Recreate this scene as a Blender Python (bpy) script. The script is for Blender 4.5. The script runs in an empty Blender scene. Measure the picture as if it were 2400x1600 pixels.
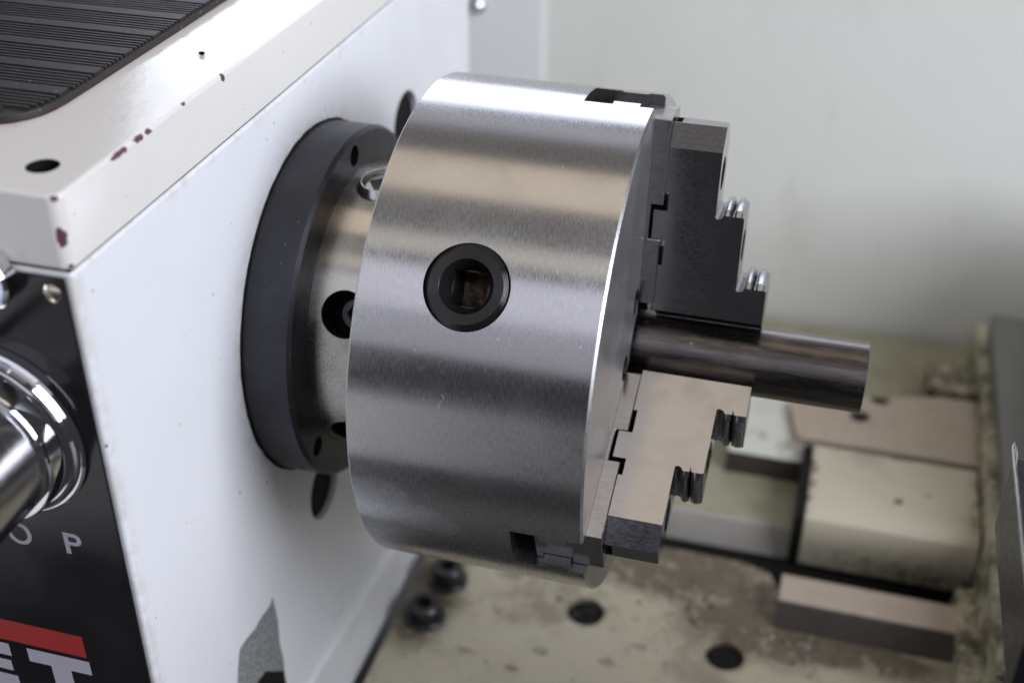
import bpy, bmesh, math, random
from mathutils import Vector, Matrix, noise
random.seed(7)
S = 0.001                      # everything below is written in millimetres
sc = bpy.context.scene
COL = sc.collection
PI = math.pi
rad = math.radians

# ------------------------------------------------------------------ camera
cam_d = bpy.data.cameras.new('camera')
cam = bpy.data.objects.new('camera', cam_d); COL.objects.link(cam)
right = Vector((0.96283677, 0.27002645, 0.00557311))
down = Vector((0.14960141, -0.51602847, -0.84340621))
fwd = Vector((-0.2248661, 0.81289626, -0.53724752))
M = Matrix((right, -down, -fwd)).transposed().to_4x4()
M.translation = Vector((204.144, -427.397, 273.961)) * S
cam.matrix_world = M
cam_d.sensor_width = 36.0
cam_d.lens = 2932.116 / 2400 * 36
cam_d.clip_start = 0.01
cam_d.clip_end = 50
cam_d.dof.use_dof = True
cam_d.dof.focus_distance = 0.440
cam_d.dof.aperture_fstop = 6.4
sc.camera = cam

# ------------------------------------------------------------------ light
world = bpy.data.worlds.new('World'); sc.world = world
world.use_nodes = True
bg = world.node_tree.nodes['Background']
bg.inputs[0].default_value = (0.62, 0.62, 0.68, 1)
bg.inputs[1].default_value = 0.06

def area(name, loc, target, sx, sy, radiance, colour, spread=180):
    """rectangular lamp: radiance is what a mirror would show of it"""
    l = bpy.data.lights.new(name, 'AREA'); l.shape = 'RECTANGLE'
    l.size = sx; l.size_y = sy; l.color = colour
    l.energy = radiance * math.pi * sx * sy
    l.spread = rad(spread)
    o = bpy.data.objects.new(name, l); COL.objects.link(o)
    d = (Vector(target) - Vector(loc)).normalized()
    z = -d
    x = Vector((1, 0, 0)) if abs(d.x) < 0.8 else Vector((0, 1, 0))
    y = z.cross(x).normalized(); x = y.cross(z)
    m = Matrix((x, y, z)).transposed().to_4x4(); m.translation = Vector(loc)
    o.matrix_world = m
    return o

COOL = (0.84, 0.88, 1.0)
TAN = (1.0, 0.85, 0.68)
def polar(phi, dist, x=0.0, z0=0.05):
    return (x, dist * math.cos(rad(phi)), z0 + dist * math.sin(rad(phi)))
area('window_rear', polar(25.5, 1.7, -0.25), (0, 0, 0.05), 1.5, 0.74, 3.2, (0.80, 0.85, 1.0))
area('window_rear_high', polar(50, 1.7, -0.25), (0, 0, 0.05), 2.0, 0.34, 0.46, (0.82, 0.84, 1.0))
area('ceiling_dim', polar(80, 2.4, -0.1), (0, 0, 0.05), 3.4, 3.2, 0.13, (1.0, 0.94, 0.88))
area('ceiling_warm', polar(84.5, 1.6, -0.1), (0, 0, 0.05), 2.6, 0.60, 0.74, TAN)
area('ceiling_warm_front', polar(119.5, 1.6, -0.1), (0, 0, 0.05), 2.6, 0.26, 0.62, (1, 0.92, 0.82))
area('window_front', polar(139, 1.8, -0.1), (0, 0, 0.05), 2.6, 0.62, 0.88, (0.84, 0.85, 1.0))
area('window_front_low', polar(158, 1.8, -0.1), (0, 0, 0.05), 2.6, 0.56, 0.46, (0.84, 0.85, 1.0))
area('shop_floor_bounce', (-0.95, -1.15, -0.50), (0.1, 0, 0), 1.3, 0.9, 0.74, (0.95, 0.94, 1.0))
area('window_right', (1.25, -0.38, 0.66), (0.05, 0.1, 0), 0.9, 1.1, 8.2, COOL)

sc.view_settings.view_transform = 'Standard'
sc.view_settings.look = 'None'
sc.view_settings.exposure = 0.12
sc.view_settings.gamma = 1.0
sc.view_settings.use_curve_mapping = False
sc.cycles.use_denoising = True
sc.cycles.max_bounces = 8
sc.cycles.sample_clamp_indirect = 4

# ------------------------------------------------------------------ material helpers
class NT:
    def __init__(s, name):
        s.m = bpy.data.materials.new(name); s.m.use_nodes = True
        s.t = s.m.node_tree; s.b = s.t.nodes['Principled BSDF']
        s._c = None
    def n(s, typ, **kw):
        nd = s.t.nodes.new(typ)
        for k, v in kw.items(): setattr(nd, k, v)
        return nd
    def put(s, sock, v):
        if isinstance(v, bpy.types.NodeSocket): s.t.links.new(v, sock)
        elif isinstance(v, (tuple, list)) and len(v) == 3 and sock.type == 'RGBA': sock.default_value = (*v, 1)
        else: sock.default_value = v
    def coord(s):
        if s._c is None: s._c = s.n('ShaderNodeTexCoord').outputs['Object']
        return s._c
    def math(s, op, a, b=0.0, c=0.0, clamp=False):
        nd = s.n('ShaderNodeMath', operation=op); nd.use_clamp = clamp
        s.put(nd.inputs[0], a); s.put(nd.inputs[1], b); s.put(nd.inputs[2], c)
        return nd.outputs[0]
    def vscale(s, v, sx, sy, sz):
        nd = s.n('ShaderNodeVectorMath', operation='MULTIPLY')
        s.put(nd.inputs[0], v); nd.inputs[1].default_value = (sx, sy, sz)
        return nd.outputs[0]
    def noise(s, scale, detail=3, rough=0.55, vec=None, dist=0.0):
        nd = s.n('ShaderNodeTexNoise'); s.put(nd.inputs['Vector'], vec if vec is not None else s.coord())
        nd.inputs['Scale'].default_value = scale; nd.inputs['Detail'].default_value = detail
        nd.inputs['Roughness'].default_value = rough; nd.inputs['Distortion'].default_value = dist
        return nd.outputs['Fac']
    def noise_col(s, scale, detail=2, vec=None):
        nd = s.n('ShaderNodeTexNoise'); s.put(nd.inputs['Vector'], vec if vec is not None else s.coord())
        nd.inputs['Scale'].default_value = scale; nd.inputs['Detail'].default_value = detail
        return nd.outputs['Color']
    def ramp(s, f, lo, hi, a=0.0, b=1.0):
        nd = s.n('ShaderNodeMapRange'); nd.interpolation_type = 'SMOOTHSTEP'
        s.put(nd.inputs['Value'], f)
        nd.inputs['From Min'].default_value = lo; nd.inputs['From Max'].default_value = hi
        nd.inputs['To Min'].default_value = a; nd.inputs['To Max'].default_value = b
        return nd.outputs['Result']
    def mix(s, f, a, b):
        nd = s.n('ShaderNodeMix', data_type='RGBA')
        s.put(nd.inputs[0], f); s.put(nd.inputs[6], a); s.put(nd.inputs[7], b)
        return nd.outputs[2]
    def xyz(s, v=None):
        nd = s.n('ShaderNodeSeparateXYZ'); s.put(nd.inputs[0], v if v is not None else s.coord())
        return nd.outputs
    def combine(s, x, y, z):
        nd = s.n('ShaderNodeCombineXYZ')
        s.put(nd.inputs[0], x); s.put(nd.inputs[1], y); s.put(nd.inputs[2], z)
        return nd.outputs[0]
    def specks(s, scale, radius, density, vec=None):
        nd = s.n('ShaderNodeTexVoronoi'); s.put(nd.inputs['Vector'], vec if vec is not None else s.coord())
        nd.inputs['Scale'].default_value = scale
        c = s.n('ShaderNodeSeparateColor'); s.put(c.inputs[0], nd.outputs['Color'])
        near = s.math('LESS_THAN', nd.outputs['Distance'], s.math('MULTIPLY', c.outputs[1], radius))
        return s.math('MULTIPLY', near, s.math('LESS_THAN', c.outputs[0], density))
    def spots(s, pts, wobble=0.6, nscale=500):
        """mask of irregular blobs at given places (mm); each (x,y,z,r) or (x,y,z,rx,ry,rz)"""
        nv = s.n('ShaderNodeVectorMath', operation='SUBTRACT'); s.put(nv.inputs[0], s.noise_col(nscale, 3)); nv.inputs[1].default_value = (.5, .5, .5)
        tot = None
        for p in pts:
            x, y, z = p[:3]; r = p[3:] if len(p) == 6 else (p[3],) * 3
            d = s.n('ShaderNodeVectorMath', operation='SUBTRACT'); s.put(d.inputs[0], s.coord()); d.inputs[1].default_value = (x*S, y*S, z*S)
            q = s.vscale(d.outputs[0], 1/(r[0]*S), 1/(r[1]*S), 1/(r[2]*S))
            w = s.n('ShaderNodeVectorMath', operation='MULTIPLY_ADD'); s.put(w.inputs[0], nv.outputs[0]); w.inputs[1].default_value = (wobble*3,)*3; s.put(w.inputs[2], q)
            l = s.n('ShaderNodeVectorMath', operation='LENGTH'); s.put(l.inputs[0], w.outputs[0])
            m = s.math('LESS_THAN', l.outputs['Value'], 1.0)
            tot = m if tot is None else s.math('MAXIMUM', tot, m)
        return tot
    def bump(s, h, strength, dist=0.0003, prev=None):
        nd = s.n('ShaderNodeBump'); nd.inputs['Strength'].default_value = strength; nd.inputs['Distance'].default_value = dist
        s.put(nd.inputs['Height'], h)
        if prev is not None: s.put(nd.inputs['Normal'], prev)
        return nd.outputs[0]
    def set(s, **kw):
        for k, v in kw.items(): s.put(s.b.inputs[k.replace('_', ' ')], v)
        return s.m

def mat_turned(name, base, rough=0.3, aniso=0.8, marks=1.0):
    """turned and polished steel, tool marks running round the X axis"""
    t = NT(name)
    x, y, z = t.xyz()
    ang = t.math('ARCTAN2', z, y)
    v = t.combine(t.math('MULTIPLY', x, 1000.0), t.math('MULTIPLY', ang, 16.0), 0.0)
    fine = t.noise(2.2, 3, 0.6, vec=v)
    v2 = t.combine(t.math('MULTIPLY', x, 1000.0), t.math('MULTIPLY', ang, 9.0), 3.0)
    long_ = t.noise(3.0, 2, 0.6, vec=v2)
    cloud = t.noise(38, 3, 0.6)
    pits = t.specks(330, 0.16, 0.05 * marks)
    dust = t.specks(210, 0.10, 0.10 * marks)
    c = t.mix(t.ramp(fine, 0.30, 0.72), tuple(0.94*b for b in base), tuple(1.05*b for b in base))
    c = t.mix(t.ramp(cloud, 0.42, 0.72, 0, 0.22), c, tuple(k*b for k, b in zip((0.78, 0.76, 0.73), base)))
    c = t.mix(t.ramp(long_, 0.35, 0.65, 0, 0.5), c, tuple(0.90*b for b in base))
    c = t.mix(t.math('MULTIPLY', pits, 0.5), c, (0.16, 0.15, 0.14))
    c = t.mix(t.math('MULTIPLY', dust, 0.8), c, (0.85, 0.84, 0.82))
    r = t.math('ADD', t.ramp(fine, 0.2, 0.8, rough-0.05, rough+0.05), t.ramp(cloud, 0.4, 0.75, 0, 0.05))
    h = t.math('ADD', t.math('MULTIPLY', fine, 1.0), t.math('MULTIPLY', long_, 0.5))
    nrm = t.bump(h, 0.010, 0.0002)
    nrm = t.bump(pits, 0.25, 0.0001, nrm)
    if marks >= 1:
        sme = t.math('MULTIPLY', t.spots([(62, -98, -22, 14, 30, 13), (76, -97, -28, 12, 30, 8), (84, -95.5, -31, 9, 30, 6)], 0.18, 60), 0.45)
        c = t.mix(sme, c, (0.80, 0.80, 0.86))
        scr = t.specks(1.0, 0.10, 0.05, vec=t.combine(t.math('MULTIPLY', x, 420.0), t.math('MULTIPLY', ang, 11.0), 0.0))
        c = t.mix(t.math('MULTIPLY', scr, 0.35), c, tuple(1.4*b for b in base))
    tg = t.n('ShaderNodeTangent', direction_type='RADIAL', axis='X')
    t.put(t.b.inputs['Tangent'], tg.outputs[0])
    return t.set(Base_Color=c, Metallic=1.0, Roughness=r, Anisotropic=aniso, Anisotropic_Rotation=0.25, Normal=nrm)

def mat_ground(name, base, rough=0.28, grain=(1, 1, 1), streak=0.12, metallic=1.0, spot=0.12):
    """surface-ground steel with fine linear grain"""
    t = NT(name)
    v = t.vscale(t.coord(), 900*grain[0], 900*grain[1], 900*grain[2])
    g = t.noise(1.6, 3, 0.6, vec=v)
    cl = t.noise(55, 3, 0.6)
    pits = t.specks(420, 0.20, spot)
    c = t.mix(t.ramp(g, 0.3, 0.7), tuple((1-streak)*b for b in base), tuple((1+streak*0.7)*b for b in base))
    c = t.mix(t.ramp(cl, 0.45, 0.75, 0, 0.4), c, tuple(0.75*b for b in base))
    c = t.mix(t.math('MULTIPLY', pits, 0.6), c, (0.10, 0.09, 0.08))
    r = t.math('ADD', t.ramp(g, 0.2, 0.8, rough-0.05, rough+0.05), t.ramp(cl, 0.4, 0.75, 0, 0.06))
    return t.set(Base_Color=c, Metallic=metallic, Roughness=r, Normal=t.bump(g, 0.022, 0.0002))

def mat_black_oxide(name, base=(0.05, 0.049, 0.052), rough=0.36, rings=None, dustd=0.15):
    t = NT(name)
    g = t.noise(260, 4, 0.6); cl = t.noise(45, 3)
    dust = t.specks(420, 0.10, dustd)
    c = t.mix(t.ramp(cl, 0.35, 0.7), base, tuple(1.35*b for b in base))
    c = t.mix(t.math('MULTIPLY', dust, 0.6), c, (0.45, 0.44, 0.42))
    n = t.bump(g, 0.04, 0.0002)
    if rings:
        n = t.bump(rings(t), 0.25, 0.0001, n)
    return t.set(Base_Color=c, Metallic=0.75, Roughness=t.ramp(g, 0.3, 0.7, rough-0.05, rough+0.06), Normal=n)

def mat_paint(name, base, rough=0.22, peel=0.03, chips=None, chip_col=(0.11, 0.045, 0.05), grime=None, dirt=0.0, coat=0.0, under=None):
    t = NT(name)
    pe = t.noise(420, 2, 0.5); pe2 = t.noise(130, 2, 0.5)
    cl = t.noise(14, 4, 0.6)
    c = t.mix(t.ramp(cl, 0.4, 0.75, 0, 0.5), base, tuple(0.93*b for b in base))
    sp = t.specks(150, 0.10, 0.10)
    c = t.mix(t.math('MULTIPLY', sp, 0.55), c, (0.25, 0.22, 0.19))
    sv = t.vscale(t.coord(), 300, 300, 60)
    sm = t.ramp(t.noise(1.0, 4, 0.65, vec=sv), 0.66, 0.80, 0, 0.22)
    c = t.mix(sm, c, tuple(0.6*b for b in base))
    if name == 'pale_splash_paint':
        st = t.noise(1.0, 5, 0.65, vec=t.vscale(t.coord(), 26, 26, 7))
        c = t.mix(t.ramp(st, 0.52, 0.80, 0, 0.35), c, (0.45, 0.44, 0.36))
    if dirt:
        d1 = t.noise(28, 6, 0.68); d2 = t.noise(7, 3, 0.6)
        dm = t.math('MULTIPLY', t.ramp(d1, 0.46, 0.66), t.ramp(d2, 0.40, 0.62), clamp=True)
        dm = t.math('MULTIPLY', dm, dirt)
        c = t.mix(dm, c, (0.09, 0.065, 0.035))
    if grime:
        c = t.mix(t.math('MULTIPLY', grime(t), 0.93), c, (0.045, 0.028, 0.010))
    r = t.ramp(cl, 0.3, 0.7, rough-0.03, rough+0.06)
    n = t.bump(t.math('ADD', pe, t.math('MULTIPLY', pe2, 2.0)), peel, 0.0004)
    if name == 'white_machine_paint':
        X, Y, Z = t.xyz()
        rr = t.math('SQRT', t.math('ADD', t.math('POWER', Y, 2.0), t.math('POWER', Z, 2.0)))
        n1 = t.noise(90, 7, 0.75); n2 = t.noise(22, 4, 0.6)
        seam = t.math('MULTIPLY', t.ramp(Z, 0.0925, 0.0976), t.ramp(n1, 0.48, 0.70, 0, 0.7))
        ring = t.math('MULTIPLY', t.ramp(rr, 0.0850, 0.0755, 0.0, 1.0), t.ramp(n1, 0.42, 0.62))
        edge_ = t.math('MULTIPLY', t.ramp(Y, -0.1545, -0.1605), t.ramp(n1, 0.40, 0.58))
        foot = t.math('MULTIPLY', t.ramp(Z, -0.150, -0.232), t.ramp(n2, 0.40, 0.68))
        back = t.math('MULTIPLY', t.ramp(Y, 0.02, 0.16, 0.0, 0.35), t.ramp(n2, 0.42, 0.7))
        st = t.math('MAXIMUM', t.math('MAXIMUM', seam, t.math('MULTIPLY', ring, 0.6)), t.math('MAXIMUM', t.math('MULTIPLY', edge_, 0.55), t.math('MULTIPLY', t.math('MAXIMUM', foot, back), 0.45)))
        c = t.mix(t.math('MULTIPLY', st, 0.55), c, (0.40, 0.33, 0.20))
        rub = t.ramp(t.noise(1.0, 5, 0.7, vec=t.vscale(t.coord(), 700, 700, 70)), 0.68, 0.76, 0, 0.35)
        c = t.mix(t.math('MULTIPLY', rub, t.ramp(n2, 0.45, 0.6)), c, (0.30, 0.29, 0.28))
    if under:
        um = t.spots(under, 0.35, 300)
        gr = t.noise(600, 4, 0.7)
        c = t.mix(um, c, t.mix(t.ramp(gr, 0.3, 0.7), (0.16, 0.17, 0.16), (0.42, 0.44, 0.42)))
    if chips:
        m = t.spots(chips)
        c = t.mix(m, c, chip_col)
        n = t.bump(t.math('SUBTRACT', 1.0, m), 0.5, 0.0003, n)
        r = t.math('ADD', r, t.math('MULTIPLY', m, 0.3))
    return t.set(Base_Color=c, Roughness=r, Normal=n, Coat_Weight=coat, Coat_Roughness=0.08)

def mat_plain(name, base, rough=0.5, metallic=0.0, nz=0.15, scale=90):
    t = NT(name)
    g = t.noise(scale, 4, 0.6)
    c = t.mix(g, tuple((1-nz)*b for b in base), tuple((1+nz)*b for b in base))
    return t.set(Base_Color=c, Roughness=rough, Metallic=metallic, Normal=t.bump(g, 0.06, 0.0003))

# ------------------------------------------------------------------ mesh helpers (mm in, metres out)
def finish(name, bm, mat, parent=None, smooth=30, keep=False):
    me = bpy.data.meshes.new(name)
    if not keep:
        bmesh.ops.recalc_face_normals(bm, faces=bm.faces[:])
    bmesh.ops.scale(bm, vec=(S, S, S), verts=bm.verts[:])
    bm.to_mesh(me); bm.free()
    return link(name, me, mat, parent, smooth)

def link(name, me, mat, parent=None, smooth=30):
    if mat is not None:
        me.materials.clear(); me.materials.append(mat)
    if smooth:
        for p in me.polygons: p.use_smooth = True
        me.set_sharp_from_angle(angle=rad(smooth))
    o = bpy.data.objects.new(name, me); COL.objects.link(o)
    if smooth:
        wn = o.modifiers.new('weighted', 'WEIGHTED_NORMAL'); wn.keep_sharp = True; wn.weight = 80
    if parent is not None:
        o.parent = parent
        o.location = -world_loc(parent)
    return o

def world_loc(p):
    v = Vector((0, 0, 0))
    while p is not None:
        v = v + p.location; p = p.parent
    return v

def thing(name, label, cat, loc=(0, 0, 0), group=None):
    o = bpy.data.objects.new(name, None); COL.objects.link(o)
    o.empty_display_size = 0.02
    o.location = Vector(loc) * S
    o['label'] = label; o['category'] = cat
    if group: o['group'] = group
    return o
def tag(o, label, cat, group=None):
    o['label'] = label; o['category'] = cat
    if group: o['group'] = group
    return o

def box(bm, x0, x1, y0, y1, z0, z1):
    r = bmesh.ops.create_cube(bm, size=1)
    bmesh.ops.scale(bm, vec=(x1-x0, y1-y0, z1-z0), verts=r['verts'])
    bmesh.ops.translate(bm, vec=((x0+x1)/2, (y0+y1)/2, (z0+z1)/2), verts=r['verts'])
    return r['verts']

def prism(bm, prof, axis, a0, a1):
    """prof: 2-D points in the plane of the other two axes (cyclic order x->yz, y->xz, z->xy)"""
    def P(u, v, w):
        return {'x': (w, u, v), 'y': (u, w, v), 'z': (u, v, w)}[axis]
    A = [bm.verts.new(P(u, v, a0)) for u, v in prof]
    B = [bm.verts.new(P(u, v, a1)) for u, v in prof]
    n = len(prof)
    bm.faces.new(A[::-1]); bm.faces.new(B)
    for i in range(n):
        bm.faces.new((A[i], A[(i+1) % n], B[(i+1) % n], B[i]))
    return A + B

def lathe(bm, prof, segs=96, axis='x', close=True):
    """prof: (along axis, radius) points"""
    rings = []
    for a, r in prof:
        if r < 1e-6:
            rings.append([bm.verts.new({'x': (a, 0, 0), 'y': (0, a, 0), 'z': (0, 0, a)}[axis])])
            continue
        ring = []
        for i in range(segs):
            t = 2*PI*i/segs; c, s = r*math.cos(t), r*math.sin(t)
            ring.append(bm.verts.new({'x': (a, c, s), 'y': (c, a, s), 'z': (c, s, a)}[axis]))
        rings.append(ring)
    for A, B in zip(rings, rings[1:]):
        if len(A) == 1 and len(B) == 1: continue
        for i in range(segs):
            j = (i+1) % segs
            if len(A) == 1: bm.faces.new((A[0], B[i], B[j]))
            elif len(B) == 1: bm.faces.new((A[i], A[j], B[0]))
            else: bm.faces.new((A[i], A[j], B[j], B[i]))
    if close:
        for R in (rings[0], rings[-1]):
            if len(R) > 1: bm.faces.new(R)
    return [v for R in rings for v in R]

def bevel(bm, w, ang=25, seg=2):
    bm.normal_update()
    es = [e for e in bm.edges if len(e.link_faces) == 2 and e.calc_face_angle(0) > rad(ang)]
    bmesh.ops.bevel(bm, geom=es, offset=w, segments=seg, profile=0.5, affect='EDGES', clamp_overlap=True)

def to_obj(bm):
    bmesh.ops.recalc_face_normals(bm, faces=bm.faces[:])
    me = bpy.data.meshes.new('tmp'); bm.to_mesh(me); bm.free()
    o = bpy.data.objects.new('tmp', me); COL.objects.link(o); return o
def cut(bm, cutters):
    """boolean difference; returns a new bmesh (still mm)"""
    base = to_obj(bm); tmp = []
    for c in cutters:
        k = to_obj(c); tmp.append(k)
        md = base.modifiers.new('b', 'BOOLEAN'); md.operation = 'DIFFERENCE'; md.solver = 'EXACT'; md.object = k
    dg = bpy.context.evaluated_depsgraph_get()
    me = bpy.data.meshes.new_from_object(base.evaluated_get(dg))
    out = bmesh.new(); out.from_mesh(me)
    for o in [base] + tmp:
        m = o.data; bpy.data.objects.remove(o); bpy.data.meshes.remove(m)
    bpy.data.meshes.remove(me)
    return out
def rotx(bm, verts, deg):
    bmesh.ops.rotate(bm, cent=(0, 0, 0), matrix=Matrix.Rotation(rad(deg), 3, 'X'), verts=verts)
def new(): return bmesh.new()
def arc(cx, cy, r, a0, a1, n):
    return [(cx + r*math.cos(rad(a0 + (a1-a0)*i/n)), cy + r*math.sin(rad(a0 + (a1-a0)*i/n))) for i in range(n+1)]

def soft(t, pts):
    """soft-edged patches: 1 in the middle falling to 0 at the given radii (mm)"""
    tot = None
    for x, y, z, rx, ry, rz in pts:
        d = t.n('ShaderNodeVectorMath', operation='SUBTRACT'); t.put(d.inputs[0], t.coord()); d.inputs[1].default_value = (x*S, y*S, z*S)
        l = t.n('ShaderNodeVectorMath', operation='LENGTH'); t.put(l.inputs[0], t.vscale(d.outputs[0], 1/(rx*S), 1/(ry*S), 1/(rz*S)))
        m = t.ramp(l.outputs['Value'], 0.25, 1.0, 1.0, 0.0)
        tot = m if tot is None else t.math('MAXIMUM', tot, m)
    return tot
# ------------------------------------------------------------------ materials
CHIPS = [(0.2, -117, 121, 1.2, 3.2, 1.0), (0.2, -111.5, 121, 1.0, 2.0, 1.0), (0.2, -129, 121, 0.9, 4.0, 0.9), (0.2, -125.5, 121, 1.0, 1.6, 1.1), (0.2, -62, 120.4, 1.2, 1.3, 1.6),
         (0.2, -89, 121.4, 0.8, 1.2, 0.8), (-1.0, -160.8, 121.2, 1.3, 1.3, 1.2), (-1.0, -160.8, 109.0, 1.5, 1.5, 3.2), (0, -160.5, 99.6, 1.0, 1.0, 0.8)]
m_head = mat_paint('white_machine_paint', (0.77, 0.775, 0.785), 0.30, 0.02,
                   under=None, chips=[(-0.4, -161.3, 36, .8, .8, .8), (0, -88, -40, .2, .5, .9), (0, -66, -52, .2, .6, .8), (0, -52, 12, .2, .4, 1.2)], chip_col=(0.3, 0.25, 0.2))
m_cover = mat_paint('white_cover_paint', (0.745, 0.72, 0.67), 0.10, 0.06, chips=CHIPS)
m_turned = mat_turned('turned_steel', (0.54, 0.53, 0.53), 0.25, 0.88)
m_neck = mat_turned('turned_spindle_steel', (0.56, 0.53, 0.48), 0.24, 0.8, 0.15)
m_face = mat_ground('ground_face_steel', (0.60, 0.585, 0.585), 0.36, (0.1, 1, 1), 0.08)
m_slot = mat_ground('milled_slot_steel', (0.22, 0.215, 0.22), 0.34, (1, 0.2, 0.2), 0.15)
m_jaw = mat_ground('ground_jaw_steel', (0.42, 0.42, 0.435), 0.15, (0.35, 1.0, 1.0), 0.05, 1.0, 0.05)
m_master = mat_ground('master_jaw_steel', (0.40, 0.39, 0.38), 0.20, (0.2, 1.0, 1.0), 0.14)
m_tooth = mat_ground('tooth_steel', (0.40, 0.40, 0.42), 0.24, (1, 1, 0.2), 0.1)
t = NT('drawn_bar_steel')
_s = t.noise(1.0, 5, 0.7, vec=t.vscale(t.coord(), 40, 420, 420)); _b = t.noise(70, 4, 0.65); _f = t.noise(900, 2)
_c = t.mix(t.ramp(_s, 0.42, 0.70), (0.12, 0.11, 0.105), (0.21, 0.175, 0.15))
_c = t.mix(t.ramp(_b, 0.45, 0.7, 0, 0.5), _c, (0.10, 0.094, 0.092))
_c = t.mix(t.math('MULTIPLY', t.specks(260, 0.3, 0.08), 0.7), _c, (0.5, 0.45, 0.42))
m_bar = t.set(Base_Color=_c, Metallic=1.0, Roughness=t.ramp(_s, 0.3, 0.7, 0.22, 0.36), Normal=t.bump(t.math('ADD', _s, t.math('MULTIPLY', _f, 0.3)), 0.06, 0.0003))
def fl_rings(t):
    x, y, z = t.xyz()
    return t.noise(1.0, 3, 0.6, vec=t.combine(t.math('MULTIPLY', x, 2200.0), t.math('MULTIPLY', t.math('SQRT', t.math('ADD', t.math('POWER', y, 2.0), t.math('POWER', z, 2.0))), 2200.0), t.math('MULTIPLY', t.math('ARCTAN2', z, y), 4.0)))
m_flange = mat_black_oxide('black_flange', (0.040, 0.039, 0.045), 0.36, fl_rings, 0.4)
def pin_rings(t):
    x, y, z = t.xyz()
    dx = t.math('SUBTRACT', x, 0.0915)
    r = t.math('SQRT', t.math('ADD', t.math('POWER', dx, 2.0), t.math('POWER', z, 2.0)))
    return t.math('SINE', t.math('MULTIPLY', r, 2*PI/0.00055))
m_pinion = mat_black_oxide('black_pinion', (0.034, 0.032, 0.032), 0.18, pin_rings)
m_screw = mat_black_oxide('black_screw', (0.045, 0.044, 0.046), 0.30)
m_void = mat_plain('oil_shade_black', (0.011, 0.010, 0.009), 0.7)  # near-black for oily parts, also painted as shade inside holes and gaps
m_void.node_tree.nodes['Principled BSDF'].inputs['Specular IOR Level'].default_value = 0.12
m_seam = mat_plain('seam_brown', (0.05, 0.042, 0.03), 0.7)
m_rubber = NT('black_rubber')
_g = m_rubber.noise(1.0, 3, 0.6, vec=m_rubber.vscale(m_rubber.coord(), 60, 900, 900))
_d = m_rubber.specks(520, 0.16, 0.10)
_c = m_rubber.mix(_g, (0.012, 0.0105, 0.010), (0.034, 0.030, 0.028))
_c = m_rubber.mix(m_rubber.math('MULTIPLY', _d, 0.7), _c, (0.5, 0.48, 0.45))
m_rubber = m_rubber.set(Base_Color=_c, Roughness=m_rubber.ramp(_g, .3, .7, .44, .58), Normal=m_rubber.bump(_g, 0.1, 0.0003))
t = NT('black_plaque')
_d = t.specks(620, 0.15, 0.16); _cl = t.noise(18, 4, 0.6)
_dm = t.math('MULTIPLY', _d, t.ramp(_cl, 0.40, 0.6))
_c = t.mix(t.math('MULTIPLY', _dm, 0.8), t.mix(_cl, (0.007, 0.007, 0.008), (0.014, 0.013, 0.014)), (0.35, 0.34, 0.32))
m_plaque = t.set(Base_Color=_c, Roughness=t.ramp(_cl, .3, .7, .10, .2))
m_chrome = mat_plain('chrome', (0.80, 0.80, 0.82), 0.07, 1.0, 0.03)
m_satin = mat_ground('satin_steel', (0.58, 0.57, 0.57), 0.20, (0.3, 0.6, 0.3), 0.04, 1.0, 0.03)
m_letter = mat_plain('silver_lettering', (0.50, 0.49, 0.54), 0.5, 0.0, 0.06)
m_red = mat_plain('red_lettering', (0.42, 0.016, 0.014), 0.45, 0.0, 0.1)
m_redline = mat_plain('red_edge', (0.13, 0.035, 0.025), 0.6)
m_button = mat_plain('pale_button', (0.62, 0.64, 0.80), 0.3)
m_zinc = mat_plain('zinc_screw', (0.66, 0.60, 0.48), 0.25, 1.0, 0.25, 700)
m_splash = mat_paint('pale_splash_paint', (0.775, 0.775, 0.705), 0.45, 0.0)
m_splashw = mat_paint('white_splash_paint', (0.82, 0.82, 0.80), 0.4, 0.0)
def floor_grime(t):
    a = t.noise(120, 8, 0.82); b = t.noise(420, 5, 0.75); k = t.noise(30, 4, 0.6)
    big = soft(t, [(160, 122, -230, 85, 38, 40), (205, 92, -230, 66, 40, 40), (100, 135, -230, 100, 18, 20), (255, 84, -230, 66, 20, 20), (20, 60, -230, 24, 50, 20), (188, 64, -230, 18, 16, 20), (109, 75, -230, 15, 14, 20)])
    sp = t.math('MULTIPLY', t.ramp(a, 0.37, 0.52), t.ramp(b, 0.36, 0.54, 0.55, 1.0))
    m = t.math('ADD', t.math('MULTIPLY', big, t.math('MULTIPLY', sp, t.ramp(k, 0.35, 0.6, 0.35, 1.0))), t.math('MULTIPLY', big, t.ramp(k, 0.35, 0.65, 0.40, 0.90)), clamp=True)
    sm = t.spots([(60, 92, -230, 9, 3, 4), (80, 100, -230, 12, 2.5, 4), (52, 30, -230, 5, 1.4, 3), (80, 24, -230, 4, 2, 3), (25, 30, -230, 5, 2, 3), (142, 58, -230, 5, 2, 3), (92, 40, -230, 5, 3, 3), (128, 42, -230, 5, 3, 3)], 0.4, 200)
    return t.math('MAXIMUM', t.math('MULTIPLY', m, 0.85), t.math('MULTIPLY', sm, t.ramp(b, 0.3, 0.7, 0.1, 0.8)))
m_bed = mat_paint('pale_green_bed_paint', (0.44, 0.395, 0.285), 0.42, 0.03, dirt=0.55, grime=floor_grime)
m_rail = mat_paint('green_rail_paint', (0.31, 0.295, 0.20), 0.4, 0.02, dirt=0.35)
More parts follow.
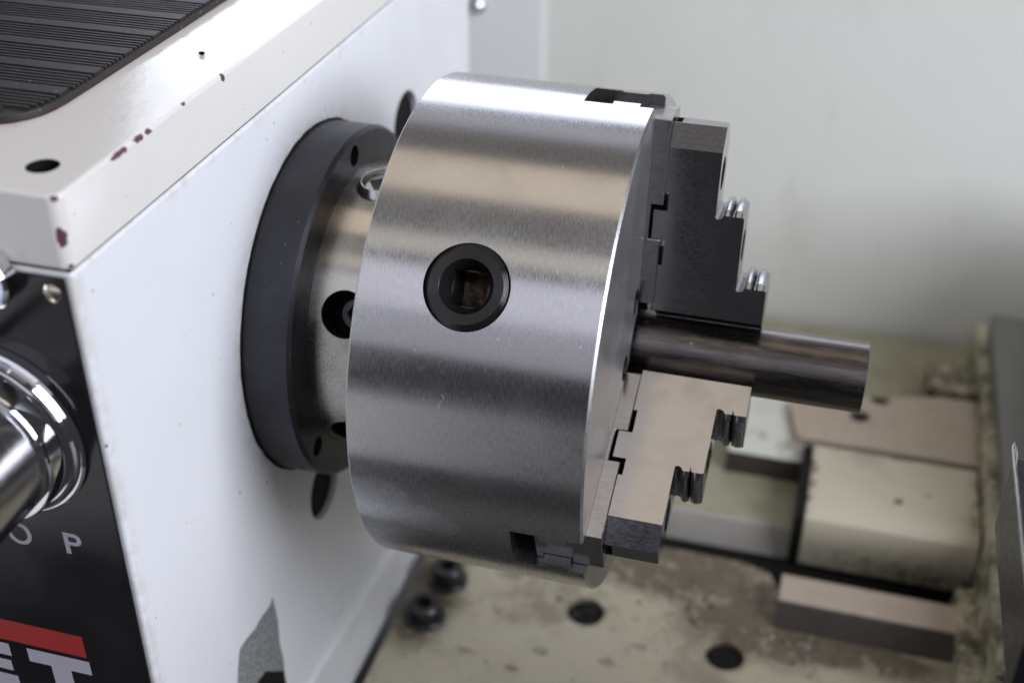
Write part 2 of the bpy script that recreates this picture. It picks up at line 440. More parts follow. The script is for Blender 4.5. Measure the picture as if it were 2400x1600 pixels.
m_block = mat_paint('cream_casting_paint', (0.50, 0.455, 0.34), 0.38, 0.02, dirt=0.5, grime=lambda t: t.math('MAXIMUM', t.spots([(270, 171, -189, 3.2, 2.6, 4), (287, 181, -189, 1.5, 1.5, 3), (219, 195, -190, 2.5, 3, 3), (219, 160, -190, 4, 2, 3), (272, 213, -190, 9, 2, 4)], 0.4, 250),
                    t.math('MULTIPLY', soft(t, [(290, 146, -224, 90, 30, 26), (314, 180, -190, 8, 50, 12), (221, 180, -195, 5, 45, 20)]), t.ramp(t.noise(130, 8, 0.8), 0.42, 0.66))), chip_col=(0.12, .05, .05))
m_way = mat_ground('brown_way_steel', (0.45, 0.375, 0.295), 0.45, (0.1, 1, 1), 0.15, 0.25, 0.3)
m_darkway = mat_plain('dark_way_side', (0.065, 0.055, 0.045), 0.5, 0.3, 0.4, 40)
m_slide = mat_plain('grey_slide', (0.20, 0.20, 0.19), 0.42, 0.4, 0.1)
m_saddle = mat_paint('dirty_cream_saddle', (0.50, 0.475, 0.33), 0.4, 0.02, dirt=0.9, grime=lambda t: t.math('MULTIPLY', t.ramp(t.noise(110, 8, 0.8), 0.40, 0.58), t.ramp(t.noise(24, 3), 0.38, 0.55)))
m_tool = mat_black_oxide('dark_tool_steel', (0.036, 0.036, 0.037), 0.33)
m_bright = mat_plain('bright_cut_steel', (0.75, 0.75, 0.80), 0.16, 1.0, 0.2, 600)
m_cast = NT('bare_cast_iron')
_g = m_cast.noise(620, 4, 0.7); _h = m_cast.noise(160, 3)
m_cast = m_cast.set(Base_Color=m_cast.mix(m_cast.ramp(_g, .3, .7), (0.13, 0.135, 0.13), (0.40, 0.41, 0.40)), Roughness=0.6, Metallic=0.2, Normal=m_cast.bump(_g, 0.6, 0.0006))

# ------------------------------------------------------------------ headstock
YF, ZS, ZT = -161.5, 97.9, 121.9
head = thing('headstock', 'white painted lathe headstock with black front plaque behind the chuck', 'headstock', (-200, 28, -233))
bm = new(); box(bm, -400, 0, YF, 218, -233, ZS - 0.15); bevel(bm, 1.6, 25, 3)
hole = []
for (y, z, r) in ((-14, -95, 15.5), (113, 33, 17)):
    k = new(); v = lathe(k, [(-14, r), (5, r)], 64); bmesh.ops.translate(k, vec=(0, y, z), verts=v); hole.append(k)
bm = cut(bm, hole)
housing = finish('housing', bm, m_head, head)
for (y, z, r) in ((-14, -95, 15.1), (113, 33, 16.6)):
    bm = new(); v = lathe(bm, [(-12, r), (-3.2, r), (-2.4, r-1), (-2.4, 0)], 64)
    bmesh.ops.translate(bm, vec=(0, y, z), verts=v); finish('bore_plug', bm, m_void, head)
# recessed dark seal under the lid
bm = new(); box(bm, -399, -0.9, YF+0.9, 217, ZS-0.5, ZS+0.45); finish('lid_gasket', bm, m_seam, head, 0)
# lid
bm = new()
pts = [(-400, YF), *arc(-3.6, YF+4, 4, -90, 0, 6), (0.4, 218), (-400, 218)]
prism(bm, pts, 'z', ZS+0.3, ZT); bevel(bm, 1.5, 35, 3)
k = new(); v = lathe(k, [(100, 4.9), (130, 4.9)], 48, 'z'); bmesh.ops.translate(k, vec=(-15, -144.4, 0), verts=v)
bm = cut(bm, [k])
lid = finish('lid', bm, m_cover, head)
lid.data.materials.append(m_void)
for p in lid.data.polygons:
    if abs(math.hypot(p.center.x+0.015, p.center.y+0.1444) - 0.0049) < 0.0004 and abs(p.normal.z) < 0.5 and p.center.z < 0.1205: p.material_index = 1  # hole wall painted near-black to stand for the shade inside
bm = new(); v = lathe(bm, [(99, 0), (99, 4.6), (104, 4.6), (105, 4.0), (105, 2.2), (102, 1.9), (102, 0)], 32, 'z'); bmesh.ops.translate(bm, vec=(-15, -144.4, 0), verts=v); finish('lid_screw', bm, m_screw, lid)
# front plaque
bm = new(); box(bm, -330, -2.2, YF-1.0, YF-0.02, -200, ZS-1.6); bevel(bm, 0.3, 25, 1)
plaque = finish('front_plaque', bm, m_plaque, head)
def dome_screw(parent, x, z, y, r, mat, name='panel_screw'):
    bm = new(); v = lathe(bm, [(0.5, r), (-0.3, r), (-r*0.36, r*0.8), (-r*0.56, r*0.45), (-r*0.62, 0)], 32, 'y')
    ks = []
    for a in (20, 110):
        k = new(); b = box(k, -r*0.6, r*0.6, -r*0.9, -r*0.32, -r*0.10, r*0.10)
        bmesh.ops.rotate(k, cent=(0, 0, 0), matrix=Matrix.Rotation(rad(a), 3, 'Y'), verts=b); ks.append(k)
    bm = cut(bm, ks)
    bmesh.ops.translate(bm, vec=(x, y, z), verts=bm.verts[:])
    return finish(name, bm, mat, parent)
dome_screw(plaque, -6.8, 91.0, YF-1.0, 3.0, m_zinc)
def flat(name, poly, mat, parent, y=YF-1.0, d=0.06):
    bm = new(); prism(bm, poly, 'y', y-d, y-0.005); return finish(name, bm, mat, parent, 0)
# red bar and big letters
flat('red_bar', [(-140, -53.1), (-26.5, -52.9), (-26.5, -63.4), (-140, -63.6)], m_red, plaque)
flat('letter', [(-51.7, -65.6), (-26, -65.4), (-26, -72.1), (-34.7, -72.2), (-34.7, -92), (-42.8, -92), (-42.8, -72.1), (-51.7, -72.2)], m_letter, plaque)
flat('letter', [(-85, -65.7), (-59.3, -65.6), (-59.3, -71.8), (-77, -71.8), (-77, -74.5), (-60.3, -74.4), (-60.3, -79.7), (-77, -79.7), (-77, -82.3), (-59.2, -82.3), (-59.2, -92), (-85, -92)], m_letter, plaque)
def ring_letter(name, outer, inner, mat, parent, y=YF-1.0, d=0.06):
    n = len(outer); bm = new()
    a = [bm.verts.new((x, y-d, z)) for x, z in outer]; b = [bm.verts.new((x, y-d, z)) for x, z in inner]
    a2 = [bm.verts.new((x, y-0.005, z)) for x, z in outer]; b2 = [bm.verts.new((x, y-0.005, z)) for x, z in inner]
    for i in range(n):
        j = (i+1) % n
        bm.faces.new((a[i], a[j], b[j], b[i])); bm.faces.new((a[i], a2[i], a2[j], a[j])); bm.faces.new((b[i], b[j], b2[j], b2[i]))
    return finish(name, bm, mat, parent, 0)
def oval(cx, cz, rx, rz, n=40): return [(cx + rx*math.cos(2*PI*i/n), cz + rz*math.sin(2*PI*i/n)) for i in range(n)]
ring_letter('letter', oval(-41.2, -8.2, 4.7, 4.9), oval(-41.2, -8.2, 3.1, 3.4), m_letter, plaque)
# P: stem + bowl (outline with counter)
px, pz = -23.8, -12.7
bowl_o = [(px, pz+4.0), *[(px+4.0+2.6*math.cos(a), pz+6.6+2.6*math.sin(a)) for a in [(-PI/2) + PI*i/14 for i in range(15)]], (px, pz+9.2)]
bowl_i = [(px+1.7, pz+5.5), *[(px+3.9+1.1*math.cos(a), pz+6.6+1.1*math.sin(a)) for a in [(-PI/2) + PI*i/14 for i in range(15)]], (px+1.7, pz+7.7)]
ring_letter('letter', bowl_o, bowl_i, m_letter, plaque)
flat('letter_stem', [(px, pz), (px+1.7, pz), (px+1.7, pz+4.0), (px, pz+4.0)], m_letter, plaque)

# bare cast patch on the face
bm = new()
poly = [(-74, -109), (-77, -111.2), (-84, -110.0), (-92, -110.4), (-100, -108.8), (-105.5, -108.6), (-109, -117), (-111.5, -124), (-113, -150), (-72, -185), (-70.5, -175), (-72.8, -163), (-71.6, -150), (-73.2, -138), (-72.2, -124)]
prism(bm, poly, 'x', -0.02, 0.25); finish('bare_casting_patch', bm, m_cast, head, 0)
bm = new()
poly = [(-96, -138), (-88, -139.5), (-80, -148), (-72.9, -155), (-71, -185), (-104, -185), (-104, -140)]
prism(bm, poly, 'x', 0.2, 0.4); finish('oil_stain', bm, m_void, head, 0)
# lower ledge of the casting
bm = new(); prism(bm, [(-150, -175), (218, -214), (218, -232.6), (-150, -232.6)], 'x', -0.5, 2.2); bevel(bm, 1.0, 30, 3); finish('lower_ledge', bm, m_head, head)

# ------------------------------------------------------------------ lever hub and button on the plaque
LX, LZ = -38.8, 35.8
lev = thing('control_lever', 'polished chrome lever hub on the black front plaque', 'lever', (LX, YF-1, LZ))
def ylathe(name, prof, mat, parent, segs=96, c=(LX, LZ)):
    bm = new(); v = lathe(bm, [(YF-1-a, r) for a, r in prof], segs, 'y'); bmesh.ops.translate(bm, vec=(c[0], 0, c[1]), verts=v)
    return finish(name, bm, mat, parent)
ylathe('base_ring', [(0, 32.0), (1.6, 32.0), (2.4, 31.2), (2.4, 20)], m_chrome, lev)
ylathe('bezel', [(2.3, 30.2), (3.4, 30.4), (4.4, 29.9), (4.7, 29.2), (4.2, 28.4), (4.2, 12)], m_chrome, lev)
ylathe('hub', [(4.0, 27.9), (11.5, 27.6), (13.0, 26.8), (13.2, 10)], m_chrome, lev)
ylathe('grip', [(13.0, 24.2), (14.2, 25.2), (70, 25.2), (72, 23), (72, 0)], m_satin, lev)
but = thing('push_button', 'small pale lavender button at the left edge of the plaque', 'button', (-32, YF-1, 94))
ylathe('button_cap', [(6, 8.6), (11, 8.6), (12.6, 7.2), (13, 0)], m_button, but, 48, (-27.6, 94.0))
ylathe('button_bezel', [(0, 10.0), (5, 10.0), (6.2, 9.2), (6.2, 5)], m_chrome, but, 48, (-27.6, 94.0))

# ------------------------------------------------------------------ ribbed mat on the lid
mat_o = thing('rubber_mat', 'black ribbed rubber mat lying on top of the headstock lid', 'mat', (-150, 0, ZT))
edge = [(-44.9, -121.6), (-41.5, -119.4), (-38.5, -115.8), (-36.4, -111.8), (-35.2, -107), (-34.6, -100), (-34.5, 150), (-320, 150), (-320, -123.4), (-60, -123.4), (-52, -123.1)]
bm = new(); prism(bm, edge, 'z', ZT+0.01, ZT+0.22)
bmesh.ops.scale(bm, vec=(1.0005, 1.0005, 1), verts=bm.verts[:]); finish('red_backing', bm, m_redline, mat_o, 0)
bm = new(); prism(bm, edge, 'z', ZT+0.2, ZT+2.6); bevel(bm, 0.35, 40, 2); finish('mat_sheet', bm, m_rubber, mat_o)
def mat_right(y):                    # right-hand limit of the ribs at a given y
    if y > -100: return -35.4
    if y < -122: return -60
    tt = (-100 - y) / 22.0
    return -35.4 - 14*(1 - math.sqrt(max(0, 1 - tt*tt))) - 0.6
def rib(y0, y1, h, name):
    bm = new(); e = 0.22
    prof = [(y0, ZT+2.55), (y0+e, ZT+2.6+h), (y1-e, ZT+2.6+h), (y1, ZT+2.55)]
    prism(bm, prof, 'x', -310, mat_right(min(y0, y1)))
    return bm
y = -121.5
while y < 140:
    finish('rib', rib(y, y+6.0, 1.1, 'rib'), m_rubber, mat_o, 30)
    bm = new()
    for k in range(5):
        yy = y + 7.2 + k*2.42
        b2 = rib(yy, yy+1.45, 0.95, 'f'); me = bpy.data.meshes.new('t'); b2.to_mesh(me); b2.free(); bm.from_mesh(me); bpy.data.meshes.remove(me)
    finish('fine_ribs', bm, m_rubber, mat_o, 30)
    y += 19.4

# ------------------------------------------------------------------ spindle flange
fl = thing('spindle_flange', 'black spindle bearing flange bolted to the white headstock face', 'flange', (0, 0, 0))
bm = new(); lathe(bm, [(0.05, 75), (18.4, 75), (19.9, 73.6), (19.9, 30), (0.05, 30)], 160)
bm.faces.ensure_lookup_table()
ks = []
for a in (89.5, 212.4, 330):
    k = new(); v = lathe(k, [(8, 4.3), (25, 4.3)], 32); bmesh.ops.translate(k, vec=(0, 67.3, 0), verts=v); rotx(k, v, a); ks.append(k)
bm = new(); lathe(bm, [(0.05, 0), (0.05, 75), (18.4, 75), (19.9, 73.6), (19.9, 0)], 160)
bm = cut(bm, ks); finish('flange_ring', bm, m_flange, fl)
for a in (89.5, 212.4, 330):
    bm = new(); v = lathe(bm, [(9, 0), (9, 4.1), (15, 4.1), (15.6, 3.4), (15.6, 2.2), (13, 2.0), (13, 0)], 24); bmesh.ops.translate(bm, vec=(0, 67.3, 0), verts=v); rotx(bm, v, a); finish('flange_screw', bm, m_screw, fl)
# paint scar round the flange
bm = new()
lathe(bm, [(0.0, 75.05), (0.5, 75.9), (0.9, 75.1)], 160, close=False)
for v in bm.verts:
    f = noise.noise(Vector((v.co.y*0.22, v.co.z*0.22, 3.1))) * 0.7 + 0.15
    r = math.hypot(v.co.y, v.co.z); k = (r + f*(r-75.0)) / r
    v.co.y *= k; v.co.z *= k
finish('paint_gap', bm, m_void, fl)

# spindle nose
nose = thing('spindle_nose', 'bright turned spindle nose between black flange and chuck', 'spindle', (20, 0, 0))
ks = []
for a, r in ((153.1, 9.3), (97, 10.5), (211, 10.5), (325, 10.5), (268, 10.5), (40, 10.5)):
    k = new(); v = lathe(k, [(46, r), (70, r)], 48, 'y'); bmesh.ops.translate(k, vec=(34.5, 0, 0), verts=v); rotx(k, v, a); ks.append(k)
bm = new(); lathe(bm, [(19.95, 0), (19.95, 60), (52.4, 60), (52.4, 0)], 192)
bm = cut(bm, ks)
bev = finish('nose_cylinder', bm, m_neck, nose)
bev.data.materials.append(m_void)
for p in bev.data.polygons:
    if math.hypot(p.center.y, p.center.z) < 0.0595 and abs(p.normal.x) < 0.95 or p.center.x > 0.025 and math.hypot(p.center.y, p.center.z) < 0.058: p.material_index = 1  # socket walls painted near-black: oil plus the shade of the recess
def socket_screw(parent, name, x, a, r, top, bottom, mat, square=0.0, hexr=0.0):
    bm = new()
    v = lathe(bm, [(bottom, 0), (bottom, r), (top-1.0, r), (top, r-1.0), (top, 0)], 48, 'y')
    ks = []
    k = new()
    if square:
        b = box(k, -square/2, square/2, top-7, top+3, -square/2, square/2)
        bmesh.ops.rotate(k, cent=(0, 0, 0), matrix=Matrix.Rotation(rad(35), 3, 'Y'), verts=b)
    else:
        lathe(k, [(top-5, hexr), (top+3, hexr)], 6, 'y')
    bm = cut(bm, [k])
    bmesh.ops.translate(bm, vec=(x, 0, 0), verts=bm.verts[:]); rotx(bm, bm.verts[:], a)
    return finish(name, bm, mat, parent)
socket_screw(nose, 'cam_screw', 34.5, 97, 7.6, 61.0, 48, m_satin, square=8.6)
bm = new(); v = lathe(bm, [(56.0, 10.4), (59.6, 10.45), (60.4, 10.2), (63.0, 8.5), (63.0, 7.9), (58.0, 7.7)], 48, 'y', close=False); bmesh.ops.translate(bm, vec=(34.5, 0, 0), verts=v); rotx(bm, v, 97); finish('cam_collar', bm, m_satin, nose)
for a in (153.1, 211, 268, 325, 40):
    socket_screw(nose, 'nose_screw', 36.5, a, 6.6, 52.5, 47, m_screw, hexr=3.6)

# ------------------------------------------------------------------ chuck
XA, XB, R = 52.5, 139.2, 100.0
JA = (81.5, 201.5, 321.5); PA = (141.5, 261.5, 21.5)
chuck = thing('lathe_chuck', 'large bright steel three-jaw lathe chuck mounted on the spindle', 'chuck', (XA, 0, 0))
bm = new()
lathe(bm, [(XA, 0), (XA, R-0.7), (XA+0.7, R), (XB-0.9, R), (XB, R-0.9), (XB, 0)], 192)
ks = []
k = new(); lathe(k, [(XB-60, 21), (XB+5, 21)], 64); ks.append(k)
for a in JA:
    k = new(); v = prism(k, [(112, -11.7), (123, -11.7), (123, -8.2), (133, -8.2), (133, -11.7), (150, -11.7), (150, 11.7), (133, 11.7), (133, 8.2), (123, 8.2), (123, 11.7), (112, 11.7)], 'y', 5, 120)
    rotx(k, v, a); ks.append(k)
for a in PA:
    k = new(); v = lathe(k, [(70, 15.35), (120, 15.35)], 64, 'y'); bmesh.ops.translate(k, vec=(91.5, 0, 0), verts=v); rotx(k, v, a); ks.append(k)
    for da in (-26, 26):
        k = new(); v = lathe(k, [(XB-12, 5.2), (XB+4, 5.2)], 32); bmesh.ops.translate(k, vec=(0, 30, 0), verts=v); rotx(k, v, a+da); ks.append(k)
bm = cut(bm, ks)
bmesh.ops.scale(bm, vec=(S, S, S), verts=bm.verts[:])
me = bpy.data.meshes.new('chuck_body'); bm.to_mesh(me); bm.free()
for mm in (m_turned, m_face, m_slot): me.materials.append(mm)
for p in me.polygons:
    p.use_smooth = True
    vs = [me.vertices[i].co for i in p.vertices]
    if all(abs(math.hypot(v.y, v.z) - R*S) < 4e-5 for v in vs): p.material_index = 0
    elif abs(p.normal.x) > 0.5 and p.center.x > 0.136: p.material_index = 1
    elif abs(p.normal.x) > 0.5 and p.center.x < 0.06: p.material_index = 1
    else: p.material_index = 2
me.set_sharp_from_angle(angle=rad(30))
nl = [Vector(c.vector) for c in me.corner_normals]
for p in me.polygons:
    if p.material_index == 0:
        for li in p.loop_indices:
            v = me.vertices[me.loops[li].vertex_index].co; nl[li] = Vector((0, v.y, v.z)).normalized()
me.normals_split_custom_set(nl)
body = bpy.data.objects.new('chuck_body', me); COL.objects.link(body); body.parent = chuck; body.location = -chuck.location
# pinions: mesh along +Y, turned to their angle
bm = new(); v = lathe(bm, [(72, 0), (72, 15.2), (98.7, 15.2), (100.8, 13.1), (100.8, 9.6), (100.4, 9.3), (94.5, 6.6), (94.5, 0)], 96, 'y'); bmesh.ops.translate(bm, vec=(91.5, 0, 0), verts=v)
k = new(); box(k, 91.5-6.0, 91.5+6.0, 77, 105, -6.0, 6.0)
bm = cut(bm, [k])
bmesh.ops.scale(bm, vec=(S, S, S), verts=bm.verts[:]); pin_me = bpy.data.meshes.new('pinion'); bm.to_mesh(pin_me); bm.free()
m_rust = mat_plain('rusty_socket_floor', (0.13, 0.095, 0.06), 0.55, 0.5, 0.7, 420)
bm = new(); box(bm, 85.6, 97.4, 77.02, 80.5, -5.9, 5.9); bmesh.ops.subdivide_edges(bm, edges=bm.edges[:], cuts=6, use_grid_fill=True)
for q in bm.verts:
    if q.co.y > 80: q.co.y += noise.noise(q.co*0.6)*2.6
bmesh.ops.scale(bm, vec=(S, S, S), verts=bm.verts[:]); pf_me = bpy.data.meshes.new('socket_floor'); bm.to_mesh(pf_me); bm.free()
for i, a in enumerate(PA):
    o = link('pinion_socket', pin_me, m_pinion, chuck); o.rotation_euler.x = rad(a)
    f = link('socket_floor', pf_me, m_rust, None); f.parent = o
# face screws
bm = new(); v = lathe(bm, [(XB-11, 0), (XB-11, 5.0), (XB-4.0, 5.0), (XB-3.4, 4.4), (XB-3.4, 2.7), (XB-6, 2.5), (XB-6, 0)], 32); bmesh.ops.translate(bm, vec=(0, 30, 0), verts=v); bmesh.ops.recalc_face_normals(bm, faces=bm.faces[:])
bmesh.ops.scale(bm, vec=(S, S, S), verts=bm.verts[:]); fs = bpy.data.meshes.new('face_screw'); bm.to_mesh(fs); bm.free()
for a in PA:
    for da in (-26, 26):
        o = link('face_screw', fs, m_screw, chuck); o.rotation_euler.x = rad(a+da)

# jaw meshes along +Y (radial), width along Z
HW = 11.0
prof = [(145.4, 14), (187.4, 14), (187.4, 33.9)]            # (x, r)
def step(x1, x0, r):
    # from the outer lip x1 down to the root x0 : V groove, then a round undercut at the root
    w = x1 - x0
    return [(x1-0.8, r), (x0+0.60*w, r), (x0+0.53*w, r-2.2), (x0+0.46*w, r), (x0+0.30*w, r), (x0+0.22*w, r-1.2), (x0+0.10*w, r-1.8), (x0, r-1.3), (x0, r+1.0)]
prof += step(187.4, 176.1, 34.2)
prof += [(175.9, 61.4)] + step(175.9, 165.2, 61.8)
prof += [(165.2, 96), (145.4, 96), (145.4, 68.0), (147.0, 68.0), (147.0, 60.8), (141.9, 60.8), (141.9, 49.2), (147.0, 49.2), (147.0, 46.4), (146.9, 39.0), (145.4, 39.0)]
bm = new(); prism(bm, prof, 'z', -HW, HW)
# profile was given as (x, r): prism along z puts it in x-y already
def slice_off(co, no):
    g = bm.verts[:] + bm.edges[:] + bm.faces[:]
    r = bmesh.ops.bisect_plane(bm, geom=g, dist=1e-4, plane_co=co, plane_no=no, clear_outer=True)
    es = [e for e in r['geom_cut'] if isinstance(e, bmesh.types.BMEdge)]
    bmesh.ops.edgenet_fill(bm, edges=es)
for s in (-1, 1):
    slice_off((0, 85.4, s*HW), (0, 7.9, s*9.0))               # pointed outer end
    slice_off((0, 20.3, s*HW), (0, -11.0, s*6.3))             # 120 degree tip
slice_off((0, 93.4, 0), (0, 1, 0))
slice_off((0, 14.25, 0), (0, -1, 0))
ks = []
k = new(); box(k, 145, 148.2, 60, 110, -3.4, 3.4); ks.append(k)
for xx, rr in ((165.2, 75.0), (175.9, 47.6)):
    k = new(); v = lathe(k, [(xx-11, 6.4), (xx+6, 6.4)], 40); bmesh.ops.translate(k, vec=(0, rr, 0), verts=v); ks.append(k)
bm = cut(bm, ks)
bmesh.ops.dissolve_limit(bm, angle_limit=rad(0.5), verts=bm.verts[:], edges=bm.edges[:])
bm.normal_update()
es = []
for e in bm.edges:
    if len(e.link_faces) == 2 and e.calc_length() > 4 and e.calc_face_angle(0) > rad(40) and e.is_convex:
        c = (e.verts[0].co + e.verts[1].co)/2
        if c.x > 160: es.append(e)
bmesh.ops.bevel(bm, geom=es, offset=0.55, segments=1, affect='EDGES', clamp_overlap=True)
bmesh.ops.recalc_face_normals(bm, faces=bm.faces[:])
bmesh.ops.scale(bm, vec=(S, S, S), verts=bm.verts[:]); jaw_me = bpy.data.meshes.new('jaw'); bm.to_mesh(jaw_me); bm.free()
def dark_gap(me, x0, x1, r0, r1):  # paints the shade inside the key gaps as near-black faces
    for p in me.polygons:
        if x0*S < p.center.x < x1*S and r0*S < p.center.y < r1*S and abs(p.normal.z) < 0.5: p.material_index = 1
# master jaw
bm = new()
cs = [(119.5, -11.35), (122.6, -11.35), (122.6, -7.9), (133.4, -7.9), (133.4, -11.35), (145.25, -11.35), (145.25, 11.35), (133.4, 11.35), (133.4, 7.9), (122.6, 7.9), (122.6, 11.35), (119.5, 11.35)]
A = prism(bm, cs, 'y', 22.5, 95.6)
k = new(); box(k, 140.6, 150, 49.0, 62.8, -20, 20)
bm = cut(bm, [k]); bevel(bm, 0.3, 40, 1)
bmesh.ops.scale(bm, vec=(S, S, S), verts=bm.verts[:]); mas_me = bpy.data.meshes.new('master_jaw'); bm.to_mesh(mas_me); bm.free()
# hardened grip ridges: crowned strips across the jaw
def ridge_mesh(x0, x1, r):
    bm = new(); rows = []; w = x1-x0
    for zz, h in ((-HW+0.02, 0.0), (-8.6, 1.9), (-3, 2.5), (3, 2.5), (8.6, 1.9), (HW-0.02, 0.0)):
        sec = [(x0, -1.6), (x0, -0.5), (x0+0.10*w, h*0.55), (x0+0.27*w, h*0.92), (x0+0.42*w, h), (x0+0.58*w, h), (x0+0.73*w, h*0.92), (x0+0.90*w, h*0.55), (x1, -0.5), (x1, -1.6)]
        rows.append([bm.verts.new((x, r+k, zz)) for x, k in sec])
    n = len(rows[0])
    for P, Q in zip(rows, rows[1:]):
        for i in range(n): bm.faces.new((P[i], P[(i+1) % n], Q[(i+1) % n], Q[i]))
    bm.faces.new(rows[0]); bm.faces.new(rows[-1][::-1])
    bmesh.ops.recalc_face_normals(bm, faces=bm.faces[:])
    bmesh.ops.scale(bm, vec=(S, S, S), verts=bm.verts[:]); m = bpy.data.meshes.new('grip_ridge'); bm.to_mesh(m); bm.free(); return m
ridges = []
for x1, x0, r in ((187.4, 176.1, 34.2), (175.9, 165.2, 61.8)):
    w = x1-x0
    ridges += [ridge_mesh(x0+0.25*w, x0+0.54*w, r), ridge_mesh(x0+0.61*w, x0+0.96*w, r)]
bm = new(); v = lathe(bm, [(150, 0), (150, 6.0), (162.4, 6.0), (163, 5.4), (163, 3.4), (158, 3.1), (158, 0)], 32); bmesh.ops.recalc_face_normals(bm, faces=bm.faces[:])
bmesh.ops.scale(bm, vec=(S, S, S), verts=bm.verts[:]); scr_me = bpy.data.meshes.new('jaw_screw'); bm.to_mesh(scr_me); bm.free()
for a in JA:
    j = link('jaw', jaw_me, m_jaw, chuck, 20); j.rotation_euler.x = rad(a)
    jaw_me.materials.append(m_void); dark_gap(jaw_me, 141, 148, 38.5, 68.5)
    def sub(name, me, mat, dx=0, dr=0):
        o = link(name, me, mat, None, 25); o.parent = j; o.location = (dx*S, dr*S, 0); return o
    sub('master_jaw', mas_me, m_master); mas_me.materials.append(m_void); dark_gap(mas_me, 140, 147, 48.5, 63.2)
    for rm in ridges: sub('grip_ridge', rm, m_tooth)
    sub('jaw_screw', scr_me, m_screw, 0, 75.0); sub('jaw_screw', scr_me, m_screw, 10.7, 47.6)

# ------------------------------------------------------------------ work piece
bm = new(); lathe(bm, [(90, 0), (90, 14), (228.8, 14), (229.1, 13.7), (229.1, 0)], 128)
bar = tag(finish('steel_bar', bm, m_bar, None), 'dark round steel bar gripped in the chuck jaws', 'bar')

# ------------------------------------------------------------------ lathe bed
bed = thing('lathe_bed', 'pale green lathe bed casting with oil stains below the chuck', 'lathe bed', (150, 60, -260))
bm = new(); prism(bm, [(8, -22), (420, -22), (420, 124.5), (211, 124.5), (205, 136), (190, 141), (8, 143)], 'z', -262, -230); bevel(bm, 0.8, 30, 2)
ks = []
for x, y in ((109, 75.5), (188.3, 64)):
    k = new(); v = lathe(k, [(-256, 10.4), (-220, 10.4)], 40, 'z'); bmesh.ops.translate(k, vec=(x, y, 0), verts=v); ks.append(k)
bm = cut(bm, ks); finish('bed_floor', bm, m_bed, bed)
for x, y in ((109, 75.5), (188.3, 64)):
    bm = new(); v = lathe(bm, [(-256, 0), (-256, 10.3), (-233.0, 10.3), (-232.4, 9.0), (-232.8, 0)], 32, 'z'); bmesh.ops.translate(bm, vec=(x, y, 0), verts=v); finish('hole_plug', bm, m_void, bed)
for x, y, h in ((23.5, 47, 11), (27, 78, 12)):
    bm = new()
    v = lathe(bm, [(-230.05, 0), (-230.05, 11.5), (-228, 11.5), (-227.4, 10.8), (-227.4, 0)], 40, 'z')
    v += lathe(bm, [(-227.5, 0), (-227.5, 8.8), (-230+h-1, 8.8), (-230+h, 7.8), (-230+h, 4.2), (-230+h-5, 4.0), (-230+h-5, 0)], 32, 'z')
    bmesh.ops.translate(bm, vec=(x, y, 0), verts=v); finish('bed_bolt', bm, m_screw, bed)
bm = new(); prism(bm, [(93, -230.02), (100.5, -216), (102, -215), (120, -215), (121.5, -216), (124, -230.02)], 'x', 212, 420); 
for f in bm.faces: pass
way = finish('front_way', bm, m_way, bed, 20)
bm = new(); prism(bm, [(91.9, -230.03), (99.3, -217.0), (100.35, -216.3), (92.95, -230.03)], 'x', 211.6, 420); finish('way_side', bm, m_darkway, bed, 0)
bm = new(); box(bm, 8.2, 420, 100, 158.5, -263, -237); finish('trench', bm, m_void, bed, 0)
bm = new(); box(bm, -20, 420, 160, 395, -262, -213); bevel(bm, 1.5, 30, 2); finish('rear_rail', bm, m_rail, bed)
bm = new(); box(bm, -20, 214, 158.6, 159.95, -250, -213.8); finish('rail_front', bm, mat_plain('pale_rail_side', (0.52, 0.49, 0.43), 0.5), bed, 0)
bm = new(); prism(bm, [(168.5, 203), (214, 203), (214, 268), (168.5, 268)], 'z', -213.05, -197); bevel(bm, 0.8, 30, 2); finish('way_end', bm, mat_paint('stained_pale_paint', (0.60, 0.61, 0.55), 0.4, 0.02, dirt=0.7, grime=lambda t: t.math('MULTIPLY', soft(t, [(185, 225, -197, 10, 8, 6), (206, 215, -197, 12, 16, 8)]), t.ramp(t.noise(160, 7, 0.8), 0.45, 0.65))), bed)
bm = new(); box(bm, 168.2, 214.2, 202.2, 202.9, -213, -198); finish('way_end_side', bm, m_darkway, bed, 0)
bm = new(); prism(bm, [(200.5, 256), (209, 220), (330, 220), (330, 290), (296, 290), (204, 262)], 'z', -212.9, -191); bevel(bm, 0.8, 30, 2)
ks = []
for x, y in ((245, 253), (257, 276)):
    k = new(); v = lathe(k, [(-196, 6.4), (-185, 6.4)], 32, 'z'); bmesh.ops.translate(k, vec=(x, y, 0), verts=v); ks.append(k)
bm = cut(bm, ks); finish('rear_way', bm, m_way, bed)
for x, y in ((245, 253), (257, 276)):
    bm = new(); v = lathe(bm, [(-195.9, 0), (-195.9, 6.35), (-194.5, 6.35), (-194.5, 0)], 32, 'z'); bmesh.ops.translate(bm, vec=(x, y, 0), verts=v); finish('way_hole_shade', bm, m_void, bed)  # black disc at the bottom, the hole's shade as colour
bm = new(); box(bm, 286, 318, 292, 330, -213, -188); bevel(bm, 1, 30, 2); finish('rear_stop', bm, m_saddle, bed)

